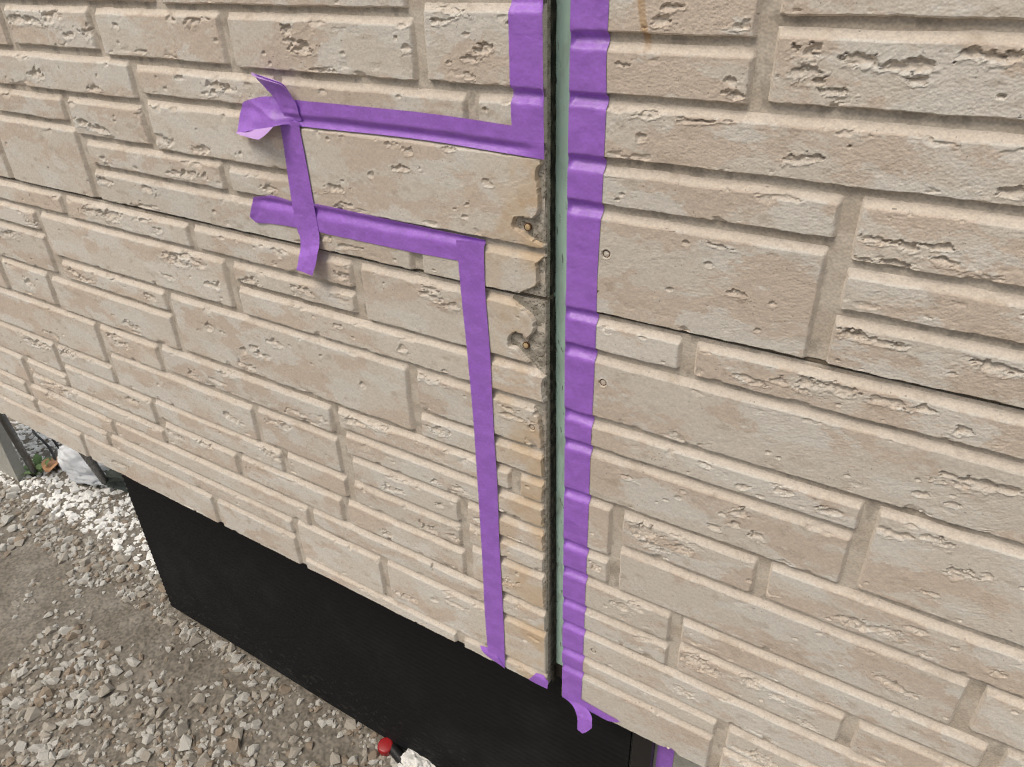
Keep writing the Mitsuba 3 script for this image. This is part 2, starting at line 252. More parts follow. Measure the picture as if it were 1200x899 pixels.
TAPE = {
    'upper_vertical': [(-273.4, 9.0, -249.3, 8.2, 0, 0), (-274.2, -32.0, -249.5, -31.7, 0, 0), (-274.5, -82.4, -249.2, -80.8, 0, 0), (-273.6, -118.2, -248.7, -123.1, 0, 0)],
    'upper_horizontal': [(-493.7, -105.8, -492.9, -125.7, 1.5, 2.5), (-480.2, -105.7, -478.5, -126.2, 0.4, 0.4), (-363.9, -105.4, -366.4, -125.2, 0, 0), (-274.0, -108.0, -281.6, -127.1, 0, 0), (-248.6, -109.7, -248.7, -128.2, 0, 0)],
    'crumple': [(-480.0, -105.7, -480.3, -126.3, 0.6, 0.6), (-495.3, -104.6, -491.1, -125.1, 1.5, 5), (-510.8, -104.9, -498.0, -126.1, 2, 10), (-528.1, -108.1, -511.0, -129.5, 2, 12), (-542.7, -112.6, -527.3, -131.9, 1.5, 11), (-546.6, -120.3, -540.0, -134.8, 3, 9), (-550.0, -131.5, -549.2, -136.1, 5, 7)],
    'crumple_flap': [(-550.3, -136.2, -498.0, -126.1, 7, 10), (-539.3, -136.5, -499.6, -129.0, 11, 13), (-526.3, -136.5, -502.3, -132.1, 14, 16), (-512.5, -136.3, -509.4, -136.0, 17, 17)],
    'short_vertical': [(-500.7, -122.5, -477.0, -122.6, 1, 1), (-501.4, -136.6, -479.1, -131.1, 0, 0), (-502.1, -150.9, -478.3, -148.4, 0, 0), (-504.3, -191.9, -477.5, -188.2, 0, 0), (-503.3, -219.1, -476.7, -208.6, 0.3, 0.3), (-501.0, -226.5, -475.9, -218.3, 1.2, 1.2), (-501.0, -234.0, -475.8, -225.6, 3, 3), (-500.0, -241.9, -476.3, -236.0, 8, 8), (-501.7, -252.4, -481.8, -254.4, 12, 12)],
    'top_flap': [(-499.0, -123.8, -476.8, -121.9, 1, 1), (-497.8, -112.0, -475.2, -109.6, 2, 2.5), (-502.1, -104.2, -477.9, -100.3, 2.5, 5), (-509.4, -96.7, -478.5, -92.7, 3, 9), (-514.5, -90.9, -491.5, -88.7, 5, 11), (-513.5, -85.7, -508.1, -85.7, 9, 12)],
    'top_fold': [(-511.0, -85.0, -508.3, -86.8, 11, 13), (-504.9, -86.9, -500.3, -89.1, 9, 12), (-493.9, -89.0, -488.3, -91.1, 8, 11), (-484.1, -91.4, -480.0, -93.3, 7, 9.5), (-480.0, -93.9, -478.1, -96.1, 6, 7.5)],
    'lower_horizontal': [(-552.0, -194.5, -561.3, -214.1, 3, 4), (-541.9, -193.0, -554.2, -219.5, 0.6, 1.5), (-528.4, -190.5, -535.9, -217.8, 0.2, 0.2), (-501.7, -192.2, -507.8, -216.6, 0.5, 0.5), (-473.5, -190.5, -476.2, -216.2, 0.5, 0.5), (-374.9, -192.9, -377.9, -216.5, 0, 0), (-319.1, -194.4, -327.2, -215.4, 0, 0), (-301.8, -194.9, -302.9, -215.2, 0, 0)],
    'long_vertical': [(-327.1, -198.3, -300.7, -195.2, 0.5, 0.5), (-326.7, -211.6, -301.7, -210.6, 0.3, 0.3), (-325.8, -240.8, -302.2, -232.2, 0, 0), (-322.8, -319.9, -300.2, -305.2, 0, 0), (-321.7, -373.0, -300.4, -365.9, 0, 0), (-321.5, -431.2, -299.3, -422.5, 0, 0), (-321.6, -517.7, -300.0, -507.5, 0, 0), (-322.9, -616.9, -299.5, -597.2, 0, 0), (-322.1, -668.0, -299.9, -671.0, 0.2, 0.2), (-319.8, -677.0, -300.1, -688.7, 1, 1)],
    'bottom_tail': [(-333.5, -673.2, -319.5, -670.0, 0.6, 0.8), (-330.1, -676.5, -312.5, -671.8, 0.8, 1.5), (-322.3, -681.4, -306.0, -677.7, 1, 1.5), (-308.9, -684.3, -299.7, -686.4, 1, 1.5)],
    'corner_piece': [(-262.3, -674.7, -271.1, -690.5, 0.2, 0.2), (-253.9, -673.3, -259.3, -689.7, 0.2, 0.2), (-245.6, -674.7, -247.1, -688.5, 0.2, 0.2)],
    'right_vertical': [(-231.3, 7.7, -207.1, 6.9, 0, 0), (-230.1, -31.5, -204.8, -31.3, 0, 0), (-230.2, -62.7, -205.1, -63.6, 0, 0), (-230.3, -95.2, -204.0, -88.1, 0, 0), (-230.7, -151.1, -204.5, -147.5, 0, 0), (-230.5, -214.1, -205.9, -209.2, 0, 0), (-230.9, -239.0, -205.4, -242.9, 0, 0), (-230.9, -293.8, -205.7, -294.2, 0, 0), (-229.9, -375.3, -206.2, -368.3, 0, 0), (-230.0, -433.6, -206.1, -423.2, 0, 0), (-229.7, -540.3, -206.4, -527.6, 0, 0), (-229.6, -639.8, -206.5, -624.8, 0, 0), (-228.9, -690.0, -206.8, -684.3, 0.3, 0.3)],
    'hanging_tail': [(-226.7, -688.1, -203.6, -684.5, 0.6, 0.6), (-218.9, -689.4, -197.0, -686.5, 2, 2), (-211.2, -693.1, -191.4, -690.1, 5, 5), (-206.4, -706.0, -189.8, -696.4, 8, 8), (-205.6, -715.8, -189.1, -700.4, 9, 9), (-199.0, -716.9, -194.2, -710.3, 10, 10)],
    'wrapped_strip': [(-207.9, -676.6, -207.3, -689.5, 0.4, 1), (-196.1, -678.1, -195.3, -690.8, 0.3, 1), (-180.5, -679.5, -181.7, -691.0, 0.3, 0.8), (-162.3, -681.5, -166.7, -685.9, 0.3, 0.5)],
}
NAILS = [(-263.8, -178.8), (-267.2, -277.3), (-262.0, -353.9), (-200.2, -187.7), (-198.5, -291.4), (-196.1, -596.5), (-263.8, -620.3)]
EL, ER = -249.5, -230.5        # left and right lip of the open joint
FACE = 4.2                     # relief of the bricks over the joints
SEAM = -233.1
BOTTOM = -690.0

def M(u, v, w):
    """millimetres (u right, v up, w out of the wall from the brick faces) -> world metres"""
    return np.stack([np.asarray(u, float), -np.asarray(w, float), np.asarray(v, float) + 1000 * ZG], -1) / 1000

def n2(u, v, su, sv, seed, octaves=3):
    return meshkit.fbm(np.stack([u / su, v / sv, np.full_like(u, 0.37)], -1), octaves, seed)

def ss(a, b, x):
    t = np.clip((x - a) / (b - a), 0, 1)
    return t * t * (3 - 2 * t)

# ---------------------------------------------------------------- materials
def two(b):
    return {'type': 'twosided', 'bsdf': b}

def rough(col, bump_fn=None, scale=1.0, roughness=0.85, eps=4e-4, spec=0.3):
    b = {'type': 'principled', 'base_color': col if isinstance(col, dict) else {'type': 'rgb', 'value': list(col)}, 'roughness': roughness, 'specular': spec}
    if bump_fn is not None:
        b = {'type': 'bumpmap', 'arbitrary': mikit.proc(bump_fn, eps), 'scale': scale, 'bsdf': b}
    return two(b)

def grain(p, n, uv):
    a = fbm(p.x * 900, p.y * 900, p.z * 900, 3)
    b = fbm(p.x * 260 + 7, p.y * 260, p.z * 300, 3)
    return 0.00058 * a + 0.00034 * b

def brick_colour(tone):
    grey = np.array([0.562, 0.522, 0.466]) * tone
    tan = np.array([0.525, 0.452, 0.384]) * tone
    off = 3.7 * tone * 10

    def f(p, n, uv):
        x, z = p.x + off, p.z
        warp = fbm(x * 40, 0.5, z * 60, 4)
        speckle = (noise(x * 620, 3.1, z * 620) - 0.5) * 0.10 + (noise(x * 210, 3.6, z * 260) - 0.5) * 0.12
        big = fbm(x * 19 + warp * 1.6, 1.3, z * 32 + warp * 1.2, 4) + speckle
        t = smoothstep(0.46, 0.56, big)
        c = mix(mi.Color3f(*grey.tolist()), mi.Color3f(*tan.tolist()), t)
        pale = smoothstep(0.53, 0.61, fbm(x * 24 + 9 + warp, 4.1, z * 38 - warp, 4) + speckle)
        c = mix(c, mi.Color3f(0.592 * tone, 0.572 * tone, 0.532 * tone), pale * 0.85)
        # the second coat was rolled on: it only lies on the high faces, hollows and flanks keep the cream first coat
        hollow = smoothstep(0.0005, 0.0012, p.y + 0.0004 * (noise(x * 500, 9.1, z * 500) - 0.5))
        c = mix(c, mi.Color3f(0.575 * tone, 0.520 * tone, 0.455 * tone), hollow * 0.85)
        # darker brownish scuffs and soot specks of years outdoors
        dirt = smoothstep(0.60, 0.80, fbm(x * 75, 8.8, z * 110, 4))
        c = mix(c, mi.Color3f(0.30, 0.235, 0.17), dirt * 0.35)
        fine = noise(x * 1400, 2.2, z * 1400) * 0.6 + noise(x * 520, 5.2, z * 520) * 0.4
        c = c * (0.80 + 0.40 * fine)
        pore = smoothstep(0.80, 0.90, noise(x * 700, 7.7, z * 700)) * smoothstep(0.45, 0.7, fbm(x * 60, 6.6, z * 60, 3))
        c = c * (1.0 - 0.45 * pore)
        # yellowed margin where water soaked the broken lip of the joint
        soak = smoothstep(-0.330, -0.252, p.x) * smoothstep(-0.2495, -0.2525, p.x) * smoothstep(0.30, 0.62, fbm(p.x * 40, 3.0, p.z * 34, 4)) * smoothstep(ZG - 0.10, ZG - 0.15, p.z)
        c = mix(c, mi.Color3f(0.50, 0.355, 0.20), soak * 0.60)
        # rust run under a bolt above
        line = dr.abs(p.x + 0.1855 + 0.0025 * (noise(2.0, 0.5, p.z * 60) - 0.5) + (p.z - ZG + 0.03) * 0.19)
        rust = smoothstep(0.0032, 0.0012, line) * smoothstep(ZG - 0.066, ZG - 0.045, p.z) * (0.55 + 0.45 * noise(p.x * 500, 1.0, p.z * 120))
        c = mix(c, mi.Color3f(0.40, 0.235, 0.085), rust * 0.75)
        return c
    return f

TONES = (0.97, 1.0, 1.035)
for i, t in enumerate(TONES):
    scene['mat_brick_%d' % i] = rough(mikit.proc(brick_colour(t)), grain, 1.0, 0.80)

def mortar_colour(p, n, uv):
    c = mix(mi.Color3f(0.515, 0.470, 0.41), mi.Color3f(0.435, 0.385, 0.325), smoothstep(0.35, 0.7, fbm(p.x * 24, 1.0, p.z * 60, 4)))
    c = c * (0.84 + 0.32 * noise(p.x * 900, 1.0, p.z * 900))
    c = c * (1.0 - 0.25 * smoothstep(0.55, 0.75, fbm(p.x * 130, 2.0, p.z * 70, 4)))
    line = dr.abs(p.x + 0.1855 + 0.0025 * (noise(2.0, 0.5, p.z * 60) - 0.5) + (p.z - ZG + 0.03) * 0.19)
    rust = smoothstep(0.0032, 0.0012, line) * smoothstep(ZG - 0.066, ZG - 0.045, p.z)
    return mix(c, mi.Color3f(0.36, 0.20, 0.07), rust * 0.75)
scene['mat_mortar'] = rough(mikit.proc(mortar_colour), grain, 0.8, 0.85)

def core_colour(p, n, uv):
    c = mix(mi.Color3f(0.40, 0.375, 0.33), mi.Color3f(0.235, 0.215, 0.18), smoothstep(0.3, 0.7, fbm(p.x * 220, p.y * 220, p.z * 220, 4)))
    speck = smoothstep(0.70, 0.78, noise(p.x * 800, p.y * 800, p.z * 800))
    return mix(c, mi.Color3f(0.07, 0.055, 0.04), speck * 0.7)
def core_bump(p, n, uv):
    return 0.0011 * fbm(p.x * 420, p.y * 420, p.z * 420, 4)
scene['mat_core'] = rough(mikit.proc(core_colour), core_bump, 1.0, 0.95)
scene['mat_residue_shade'] = rough(mikit.proc(lambda p, n, uv: mix(mi.Color3f(0.012, 0.012, 0.010), mi.Color3f(0.06, 0.055, 0.042), smoothstep(0.4, 0.7, fbm(p.x * 300, p.y * 300, p.z * 160, 4)))), core_bump, 0.6, 0.8)  # near black: dirty residue plus the shade of the deep gap, put into the colour

scene['mat_tongue'] = rough((0.17, 0.14, 0.105), core_bump, 0.6, 0.9)
def joiner_colour(p, n, uv):
    c = mix(mi.Color3f(0.42, 0.60, 0.53), mi.Color3f(0.36, 0.53, 0.465), fbm(p.x * 300, 1.0, p.z * 26, 4))
    scratch = smoothstep(0.70, 0.80, fbm(p.x * 420, 2.0, p.z * 90 + p.x * 200, 4))
    grime = smoothstep(0.45, 0.70, fbm(p.x * 160, 5.0, p.z * 30, 5)) * (0.35 + 0.5 * smoothstep(ZG - 0.25, ZG - 0.62, p.z))
    c = mix(c, mi.Color3f(0.16, 0.17, 0.135), grime * 0.7)
    return mix(c, mi.Color3f(0.09, 0.115, 0.10), scratch * 0.8)
scene['mat_joiner'] = rough(mikit.proc(joiner_colour), None, 1, 0.45, spec=0.5)

def tape_colour(p, n, uv):
    c = mix(mi.Color3f(0.345, 0.155, 0.615), mi.Color3f(0.295, 0.120, 0.555), fbm(p.x * 90, p.y * 90, p.z * 90, 4))
    fib = noise(p.x * 1500, p.y * 900, p.z * 1500) * 0.5 + noise(p.x * 620, p.y * 620, p.z * 620) * 0.5
    stuck = smoothstep(0.35, 0.65, fbm(p.x * 110, p.y * 40, p.z * 110, 4))      # darker where the paper is rubbed down tight
    c = mix(c * 1.03, c * 0.93, stuck)
    return c * (0.84 + 0.32 * fib)
def tape_bump(p, n, uv):
    return 0.00022 * fbm(p.x * 1000, p.y * 900, p.z * 1000, 3) + 0.0007 * dr.abs(fbm(p.x * 150, p.y * 60, p.z * 150, 3) - 0.5)
scene['mat_tape'] = {'type': 'bumpmap', 'arbitrary': mikit.proc(tape_bump, 4e-4), 'scale': 1.0,
                     'bsdf': {'type': 'principled', 'base_color': mikit.proc(tape_colour), 'roughness': 0.40, 'specular': 0.5}}
scene['mat_tape'] = two(scene['mat_tape'])
scene['mat_tape_back'] = two({'type': 'principled', 'base_color': mikit.proc(lambda p, n, uv: tape_colour(p, n, uv) * 0.55 + mi.Color3f(0.33, 0.25, 0.36)), 'roughness': 0.5, 'specular': 0.4})

scene['mat_nail'] = rough((0.45, 0.34, 0.20), core_bump, 0.3, 0.5)
scene['mat_rust'] = rough((0.09, 0.045, 0.022), core_bump, 0.5, 0.8)
scene['mat_sheathing'] = rough((0.035, 0.03, 0.025), None, 1, 0.9)
def concrete_colour(p, n, uv):
    c = mix(mi.Color3f(0.36, 0.36, 0.33), mi.Color3f(0.25, 0.25, 0.225), fbm(p.x * 9, p.y * 9, p.z * 9, 4))
    return c * (0.85 + 0.3 * noise(p.x * 400, p.y * 400, p.z * 400))
scene['mat_concrete'] = rough(mikit.proc(concrete_colour), core_bump, 0.7, 0.9)
def black_colour(p, n, uv):
    dust = smoothstep(0.42, 0.75, fbm(p.x * 14, p.y * 14, p.z * 9, 5))
    splash = smoothstep(0.62, 0.72, fbm(p.x * 120, p.y * 120, p.z * 120, 3)) * smoothstep(0.16, 0.02, p.z)
    return mix(mi.Color3f(0.10, 0.09, 0.075), mi.Color3f(0.0), 1 - splash * 0.12) + mix(mi.Color3f(0.0072, 0.0078, 0.0090), mi.Color3f(0.0125, 0.0133, 0.0150), dust)
scene['mat_black'] = rough(mikit.proc(black_colour), lambda p, n, uv: 0.0006 * fbm(p.x * 60, p.y * 60, p.z * 60, 3), 1.0, 0.65, spec=0.18)
scene['mat_pipe'] = rough((0.012, 0.012, 0.013), None, 1, 0.4, spec=0.5)

# ---------------------------------------------------------------- relief of one brick
GG = np.array(GOUGES)
hook = [(-264.5, -620.0, 7.0, 1.6, 3.2), (-257.0, -339.5, 3.2, 2.6, 5.5), (-254.5, -342.5, 2.5, 2.2, 5.5), (-390.5, -585.0, 1.6, 8.0, 3.0)]
GG = np.vstack([GG, np.array(hook)])
broken = shapely.Polygon(BROKEN + [(-200, -695), (-200, BROKEN[0][1])]).buffer(1.7)
shapely.prepare(broken)

def shape_profile(u, v, b, seed, edge_l, edge_r):
    """0..1: how far the point is up the flank of brick b (1 = on its face)"""
    _, u0, u1, v0, v1 = b
    ul, ur = u0 + (0 if edge_l else 4.6), u1 - (0 if edge_r else 4.6)
    w1 = (n2(u, v, 28, 400, seed, 3) - 0.5) * 3.4 + (n2(u, v, 6, 300, seed + 5, 2) - 0.5) * 1.0
    w2 = (n2(u, v, 24, 400, seed + 1, 3) - 0.5) * 4.0 + (n2(u, v, 5, 300, seed + 6, 3) - 0.5) * 2.0
    w3 = (n2(u, v, 400, 14, seed + 2, 2) - 0.5) * 1.8
    tt = np.clip((v1 - 5.4 - v + w1 * 0.8) / 5.6, 0, 1)
    top = tt ** 1.6
    bot = np.clip((v - v0 + 0.5 + w2 * 0.75) / 0.9, 0, 1)
    lef = np.ones_like(u) if edge_l else ss(0, 1, (u - ul + w3) / 2.6)
    rig = np.ones_like(u) if edge_r else ss(0, 1, (ur - u + w3) / 2.6)
    return top * bot * lef * rig

def detail(u, v, b, seed, rnd, scale):
    _, u0, u1, v0, v1 = b
    h = (n2(u, v, 45, 30, seed + 11, 3) - 0.5) * 0.9 + (n2(u, v, 7, 4.5, seed + 12, 3) - 0.5) * 0.34
    # torn patches
    tearing = 0.0 if scale > 0.5 else 1.0
    patch = n2(u, v, 60, 24, seed + 21, 2)
    tear = n2(u + 6 * n2(u, v, 12, 6, seed + 22, 2), v, 17, 6.0, seed + 23, 4)
    h -= tearing * (1.5 + 2.2 * (n2(u, v, 4.0, 2.4, 994, 3) - 0.3)) * ss(0.61, 0.67, tear) * ss(0.60, 0.70, patch)
    # chipped lower and upper arrises
    arr = np.exp(-np.abs(v - v0) / 4.0) + 0.8 * np.exp(-np.abs(v1 - 11 - v) / 3.0)
    h -= 2.3 * arr * ss(0.62, 0.70, n2(u, v, 14, 7, seed + 31, 4)) * (0.7 + n2(u, v, 3, 2, 995, 2))
    jag = n2(u, v, 6.5, 4.0, 991, 3) - 0.5
    jig = n2(u, v, 2.3, 1.7, 992, 2) - 0.5
    rub = n2(u, v, 4.2, 2.6, 993, 3) - 0.5
    near = GG[(GG[:, 0] > u0 - 5) & (GG[:, 0] < u1 + 5) & (GG[:, 1] > v0 - 2) & (GG[:, 1] < v1 + 2)]
    spots = [(g[0], g[1], g[2] * 0.88, g[3] * 0.82, g[4] * 0.95) for g in near]
    area = (u1 - u0) * (v1 - v0)
    for _ in range(int(area / 4500 * scale) + 1):                      # pits
        r = rnd.uniform(0.7, 1.9)
        spots.append((rnd.uniform(u0 + 8, u1 - 8), rnd.uniform(v0 + 3, v1 - 12), r * rnd.uniform(1, 1.8), r, rnd.uniform(0.8, 1.8)))
    for _ in range(int(area / 40000 * scale + rnd.random() * 0.6)):           # irregular gashes
        spots.append((rnd.uniform(u0 + 10, u1 - 10), rnd.uniform(v0 + 2, v1 - 10), rnd.uniform(4, 14), rnd.uniform(1.2, 3.6), rnd.uniform(1.0, 2.2)))
    for x, y, a, c, d in spots:
        k = (np.abs(u - x) < 2 * a + 2) & (np.abs(v - y) < 2 * c + 2)
        if not k.any():
            continue
        ang = 0.35 * math.sin(x * 1.7 + y)
        du, dv = u[k] - x, v[k] - y
        p, q = du * math.cos(ang) + dv * math.sin(ang) * 0.6, dv * math.cos(ang) - du * math.sin(ang) * 0.35
        big = min(1.0, a / 5.0)
        r = np.hypot(p / a, q / c) * (1 + 0.35 * jig[k]) + (jag[k] * 2.9 + jig[k] * 1.5) * big
        slope = np.clip(0.60 + 0.55 * q / c, 0.08, 1.25)          # undercut above, running out below
        dd = np.zeros_like(u)
        dd[k] = ss(1.04, 0.84, r) * (d * 1.2 * slope + big * (rub[k] * 5.0 + jig[k] * 2.4) + 0.2)
        lip = np.zeros_like(u)
        lip[k] = 0.45 * big * ss(1.6, 1.1, r) * ss(0.9, 1.1, r) * (0.5 + np.clip(-q / c, 0, 1))
        h += lip - np.clip(dd, -0.5, 3.4)
    for x, y in NAILS[:6]:
        r = np.hypot(u - x, v - y)
        if r.min() < 6:
            h -= 2.2 * ss(3.3, 2.5, r)
            h += 0.35 * ss(4.6, 3.4, r) * ss(3.0, 3.6, r)
    return h

def brick_mesh(b, k):
    pn, u0, u1, v0, v1 = b
    seed, rnd = 100 + k * 7, random.Random(500 + k)
    edge_l, edge_r = abs(u0 - ER) < 0.1, abs(u1 - EL) < 0.1
    inview = v0 < 40 and u1 > -1400 and u0 < 150
    atseam = abs(v0 - SEAM) < 0.5 or abs(v0 - BOTTOM) < 0.5
    d = 0.72 if u0 > -420 else 0.9 if u0 > -640 else 1.3
    if not inview:
        d = 4.0
    nu = int((u1 - u0) / (d * 1.05)) + 2
    us = np.linspace(u0 if edge_l else u0 + 2.2, u1 if edge_r else u1 - 2.2, nu)
    vs = np.unique(np.concatenate([np.arange(v0 - (0.45 if atseam else 2.6), v0 + 3.5, d * 0.5), np.arange(v0 + 3.5, v1 - 14, d * 0.9), np.arange(max(v1 - 14, v0 + 3.5), v1 - (4.6 if abs(v1 - SEAM) < 0.5 else 1.5), d * 0.75)]))
    U, V = np.meshgrid(us, vs)
    e = shape_profile(U, V, b, seed, edge_l, edge_r)
    h = (FACE + detail(U, V, b, seed, rnd, 1.0 if inview else 0.3)) * e
    h = np.clip(h, -1.2, None)
    h = np.where(e <= 0.001, -1.2, h)
    if edge_r or (u1 > -300 and u1 < EL + 1):
        c = U > -300
        if c.any():
            pts = shapely.points(U[c] + (n2(U[c], V[c], 2.4, 2.4, 77, 2) - 0.5) * 2.6, V[c] + (n2(U[c], V[c], 2.4, 2.4, 78, 2) - 0.5) * 2.6)
            dist = np.where(shapely.contains(broken, pts), -1, 1) * shapely.distance(shapely.boundary(broken), pts)
            cut = ss(-0.55, 0.35, dist)
            h[c] = h[c] * cut - 3.0 * (1 - cut)
            # the lip rounds over at the joint
        h -= 1.6 * ss(EL - 1.6, EL, U) ** 2
    if edge_l:
        h -= 1.4 * ss(ER + 1.6, ER, U) ** 2
    P = M(U, V, h - FACE)
    i = np.arange(U.size).reshape(U.shape)
    q = np.stack([i[:-1, :-1], i[:-1, 1:], i[1:, 1:], i[1:, :-1]], -1).reshape(-1, 4)
    P, q = P.reshape(-1, 3), q
    # side walls on the lips of the joint
    extra = []
    for flag, col, sgn in ((edge_l, 0, 1), (edge_r, -1, -1)):
        if flag:
            idx = i[:, col]
            base = len(P)
            down = P[idx].copy()
            down[:, 1] = (FACE + 1.4) / 1000
            P = np.vstack([P, down])
            j = np.arange(len(idx) - 1)
            f = np.stack([idx[:-1], idx[1:], base + j + 1, base + j], -1)
            extra.append(f if sgn > 0 else f[:, ::-1])
    q = np.vstack([q] + extra)
    return P, q

names = {'UL': 'siding_panel', 'UR': 'siding_panel_001', 'LL': 'siding_panel_002', 'LR': 'siding_panel_003'}
def add(key, mesh, mat, smooth=False, uv=None):
    n, k = key, 0
    while n in scene:
        k += 1
        n = '%s_%03d' % (key, k)
    scene[n] = mikit.ply(mesh, mat, smooth=smooth, uv=uv)
    return n

def box(u0, u1, v0, v1, w0, w1):
    m = trimesh.creation.box(extents=[(u1 - u0) / 1000, (w1 - w0) / 1000, (v1 - v0) / 1000])
    m.apply_translation(M((u0 + u1) / 2, (v0 + v1) / 2, (w0 + w1) / 2))
    return m

trng = random.Random(11)
for k, b in enumerate(BRICKS):
    P, q = brick_mesh(b, k)
    add(names[b[0]] + '__brick', (P, q), 'mat_brick_%d' % trng.choice((0, 1, 1, 2)), smooth=True, uv=np.stack([P[:, 0], P[:, 2]], -1))

LEFT, RIGHT, TOPV, BOT = -1760.0, 430.0, 222.0, -690.0
def field(us, vs, hfun):
    U, V = np.meshgrid(us, vs)
    P = M(U, V, hfun(U, V) - FACE).reshape(-1, 3)
    i = np.arange(U.size).reshape(U.shape)
    q = np.stack([i[:-1, :-1], i[:-1, 1:], i[1:, 1:], i[1:, :-1]], -1).reshape(-1, 4)
    return P, q
PANELS = {'UL': (LEFT, EL, SEAM + 0.5, TOPV), 'UR': (ER, RIGHT, SEAM + 0.5, TOPV), 'LL': (LEFT, EL, BOT, SEAM - 3.0), 'LR': (ER, RIGHT, BOT, SEAM - 3.0)}
for pn, (a, c, v0, v1) in PANELS.items():
    core = box(a, c, v0, v1, -16.5, -6.2)
    add(names[pn] + '__core_board', core, 'mat_core')
    if pn[0] == 'L':
        add(names[pn] + '__shiplap_tongue', box(a, c, v1, v1 + 2.6, -15.5, -5.6 if pn == 'LR' else -6.6), 'mat_tongue')
    mid = np.arange(max(a, -900), min(c, 180) + 0.1, 3.0)
    us = np.unique(np.concatenate([[a], mid, [c - 1.2 if pn[1] == 'L' else c]]))
    vs = np.linspace(v0, v1, int((v1 - v0) / 3.0))
    add(names[pn] + '__joint_bed', field(us, vs, lambda U, V: (n2(U, V, 30, 30, 5, 3) - 0.5) * 0.7), 'mat_mortar', smooth=True)
    if pn[0] == 'L':      # the weathered drip edge closes the bottom of the board
        add(names[pn] + '__drip_edge', box(a, c, v0, v0 + 1.8, -16.2, -5.0 + 0.4), 'mat_mortar')

# broken lip of the left boards: the raw cement core
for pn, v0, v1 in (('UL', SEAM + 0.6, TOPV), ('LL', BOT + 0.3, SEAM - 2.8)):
    us, vs = np.arange(-296, EL + 0.01, 0.75), np.arange(v0, v1, 0.85)
    us[-1] = EL
    def core_h(U, V):
        pts = shapely.points(U, V)
        dist = np.where(shapely.contains(broken, pts), -1, 1) * shapely.distance(shapely.boundary(broken), pts)
        inside = np.maximum(ss(1.4, 0.0, dist), ss(-253.2 + 2.2 * (n2(U, V, 3, 5, 41, 2) - 0.5), -250.6, U))
        h = 0.4 + (n2(U, V, 9, 9, 42, 3) - 0.5) * 3.0 + (n2(U, V, 2.2, 2.2, 43, 3) - 0.5) * 1.6
        h = h - 1.5 * ss(EL - 2.0, EL, U)
        return np.where(U < EL - 0.01, h * inside - 3.0 * (1 - inside), h - 1.0)
    P, q = field(us, vs, core_h)
    n = len(us)
    idx = np.arange(len(vs)) * n + n - 1
    down = P[idx].copy(); down[:, 1] = 0.0110
    base = len(P); P = np.vstack([P, down]); j = np.arange(len(idx) - 1)
    wall = np.stack([idx[:-1], base + j, base + j + 1, idx[1:]], -1)
    add(names[pn] + '__broken_edge', (P, np.vstack([q, wall])), 'mat_core', smooth=40)
    vs = np.arange(v0, v1, 1.2); ws = np.linspace(-9.4, -16.4, 8)  # dark side strip: sealant residue with the shade of the joint depth painted in
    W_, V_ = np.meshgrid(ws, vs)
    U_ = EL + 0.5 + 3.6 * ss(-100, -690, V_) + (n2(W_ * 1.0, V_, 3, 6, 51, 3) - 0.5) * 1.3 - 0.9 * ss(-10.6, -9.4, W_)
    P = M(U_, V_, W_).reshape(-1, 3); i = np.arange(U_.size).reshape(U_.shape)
    add(names[pn] + '__residue_with_shade', (P, np.stack([i[:-1, :-1], i[:-1, 1:], i[1:, 1:], i[1:, :-1]], -1).reshape(-1, 4)), 'mat_residue_shade', smooth=True)
labels['siding_panel__broken_edge'] = {'label': 'raw grey cement core laid bare along the open joint'}
labels['siding_panel_002__broken_edge'] = {'label': 'crumbling grey cement core laid bare along the open joint'}
labels['siding_panel'] = {'label': 'beige brick-pattern siding left of the open joint, above the seam, taped around its cracked corner', 'category': 'wall panel'}
labels['siding_panel_001'] = {'label': 'beige brick-pattern siding right of the open joint, above the seam, with a rust run', 'category': 'wall panel'}
labels['siding_panel_002'] = {'label': 'beige brick-pattern siding left of the open joint, below the seam, with a crumbled edge', 'category': 'wall panel'}
labels['siding_panel_003'] = {'label': 'beige brick-pattern siding right of the open joint, below the horizontal seam', 'category': 'wall panel'}

# nails
for k, (x, y) in enumerate(NAILS[:6]):
    pn = ('U' if y > SEAM else 'L') + ('L' if x < EL else 'R')
    prof = [(0, -3.2), (2.3, -3.2), (2.4, -0.5), (2.0, 0.15), (1.2, 0.35), (0, 0.45)]
    m = trimesh.creation.revolve([(r / 1000, h / 1000) for r, h in prof], sections=20)
    m.apply_transform(trimesh.transformations.rotation_matrix(math.pi / 2, [1, 0, 0]))
    w = (-1.2 if k < 2 else -0.9)
    m.apply_translation(M(x, y, w))
    key = add(names[pn] + '__nail', m, 'mat_nail' if k < 2 else 'mat_brick_0', smooth=40)
    ring = trimesh.creation.annulus(0.0023, 0.0030, 0.0016)
    ring.apply_transform(trimesh.transformations.rotation_matrix(math.pi / 2, [1, 0, 0]))
    ring.apply_translation(M(x, y, w - 1.0))
    add(key + '__rust_ring', ring, 'mat_rust')

# ---------------------------------------------------------------- back of the joint and house behind
jm = [box(-268, -215, -664, TOPV, -17.6, -16.6)]
add('joint_backer', trimesh.util.concatenate(jm), 'mat_joiner')
labels['joint_backer'] = {'label': 'pale green painted metal strip at the bottom of the open vertical joint', 'category': 'joint strip'}
add('house_wall__sheathing', box(LEFT + 20, RIGHT + 20, -688, TOPV + 40, -60, -19), 'mat_sheathing')
add('house_wall__foundation', box(-1140, RIGHT + 20, -1140, -690, -400, -62), 'mat_concrete')
labels['house_wall'] = {'label': 'dark house wall with concrete foundation behind and below the beige siding', 'category': 'wall'}

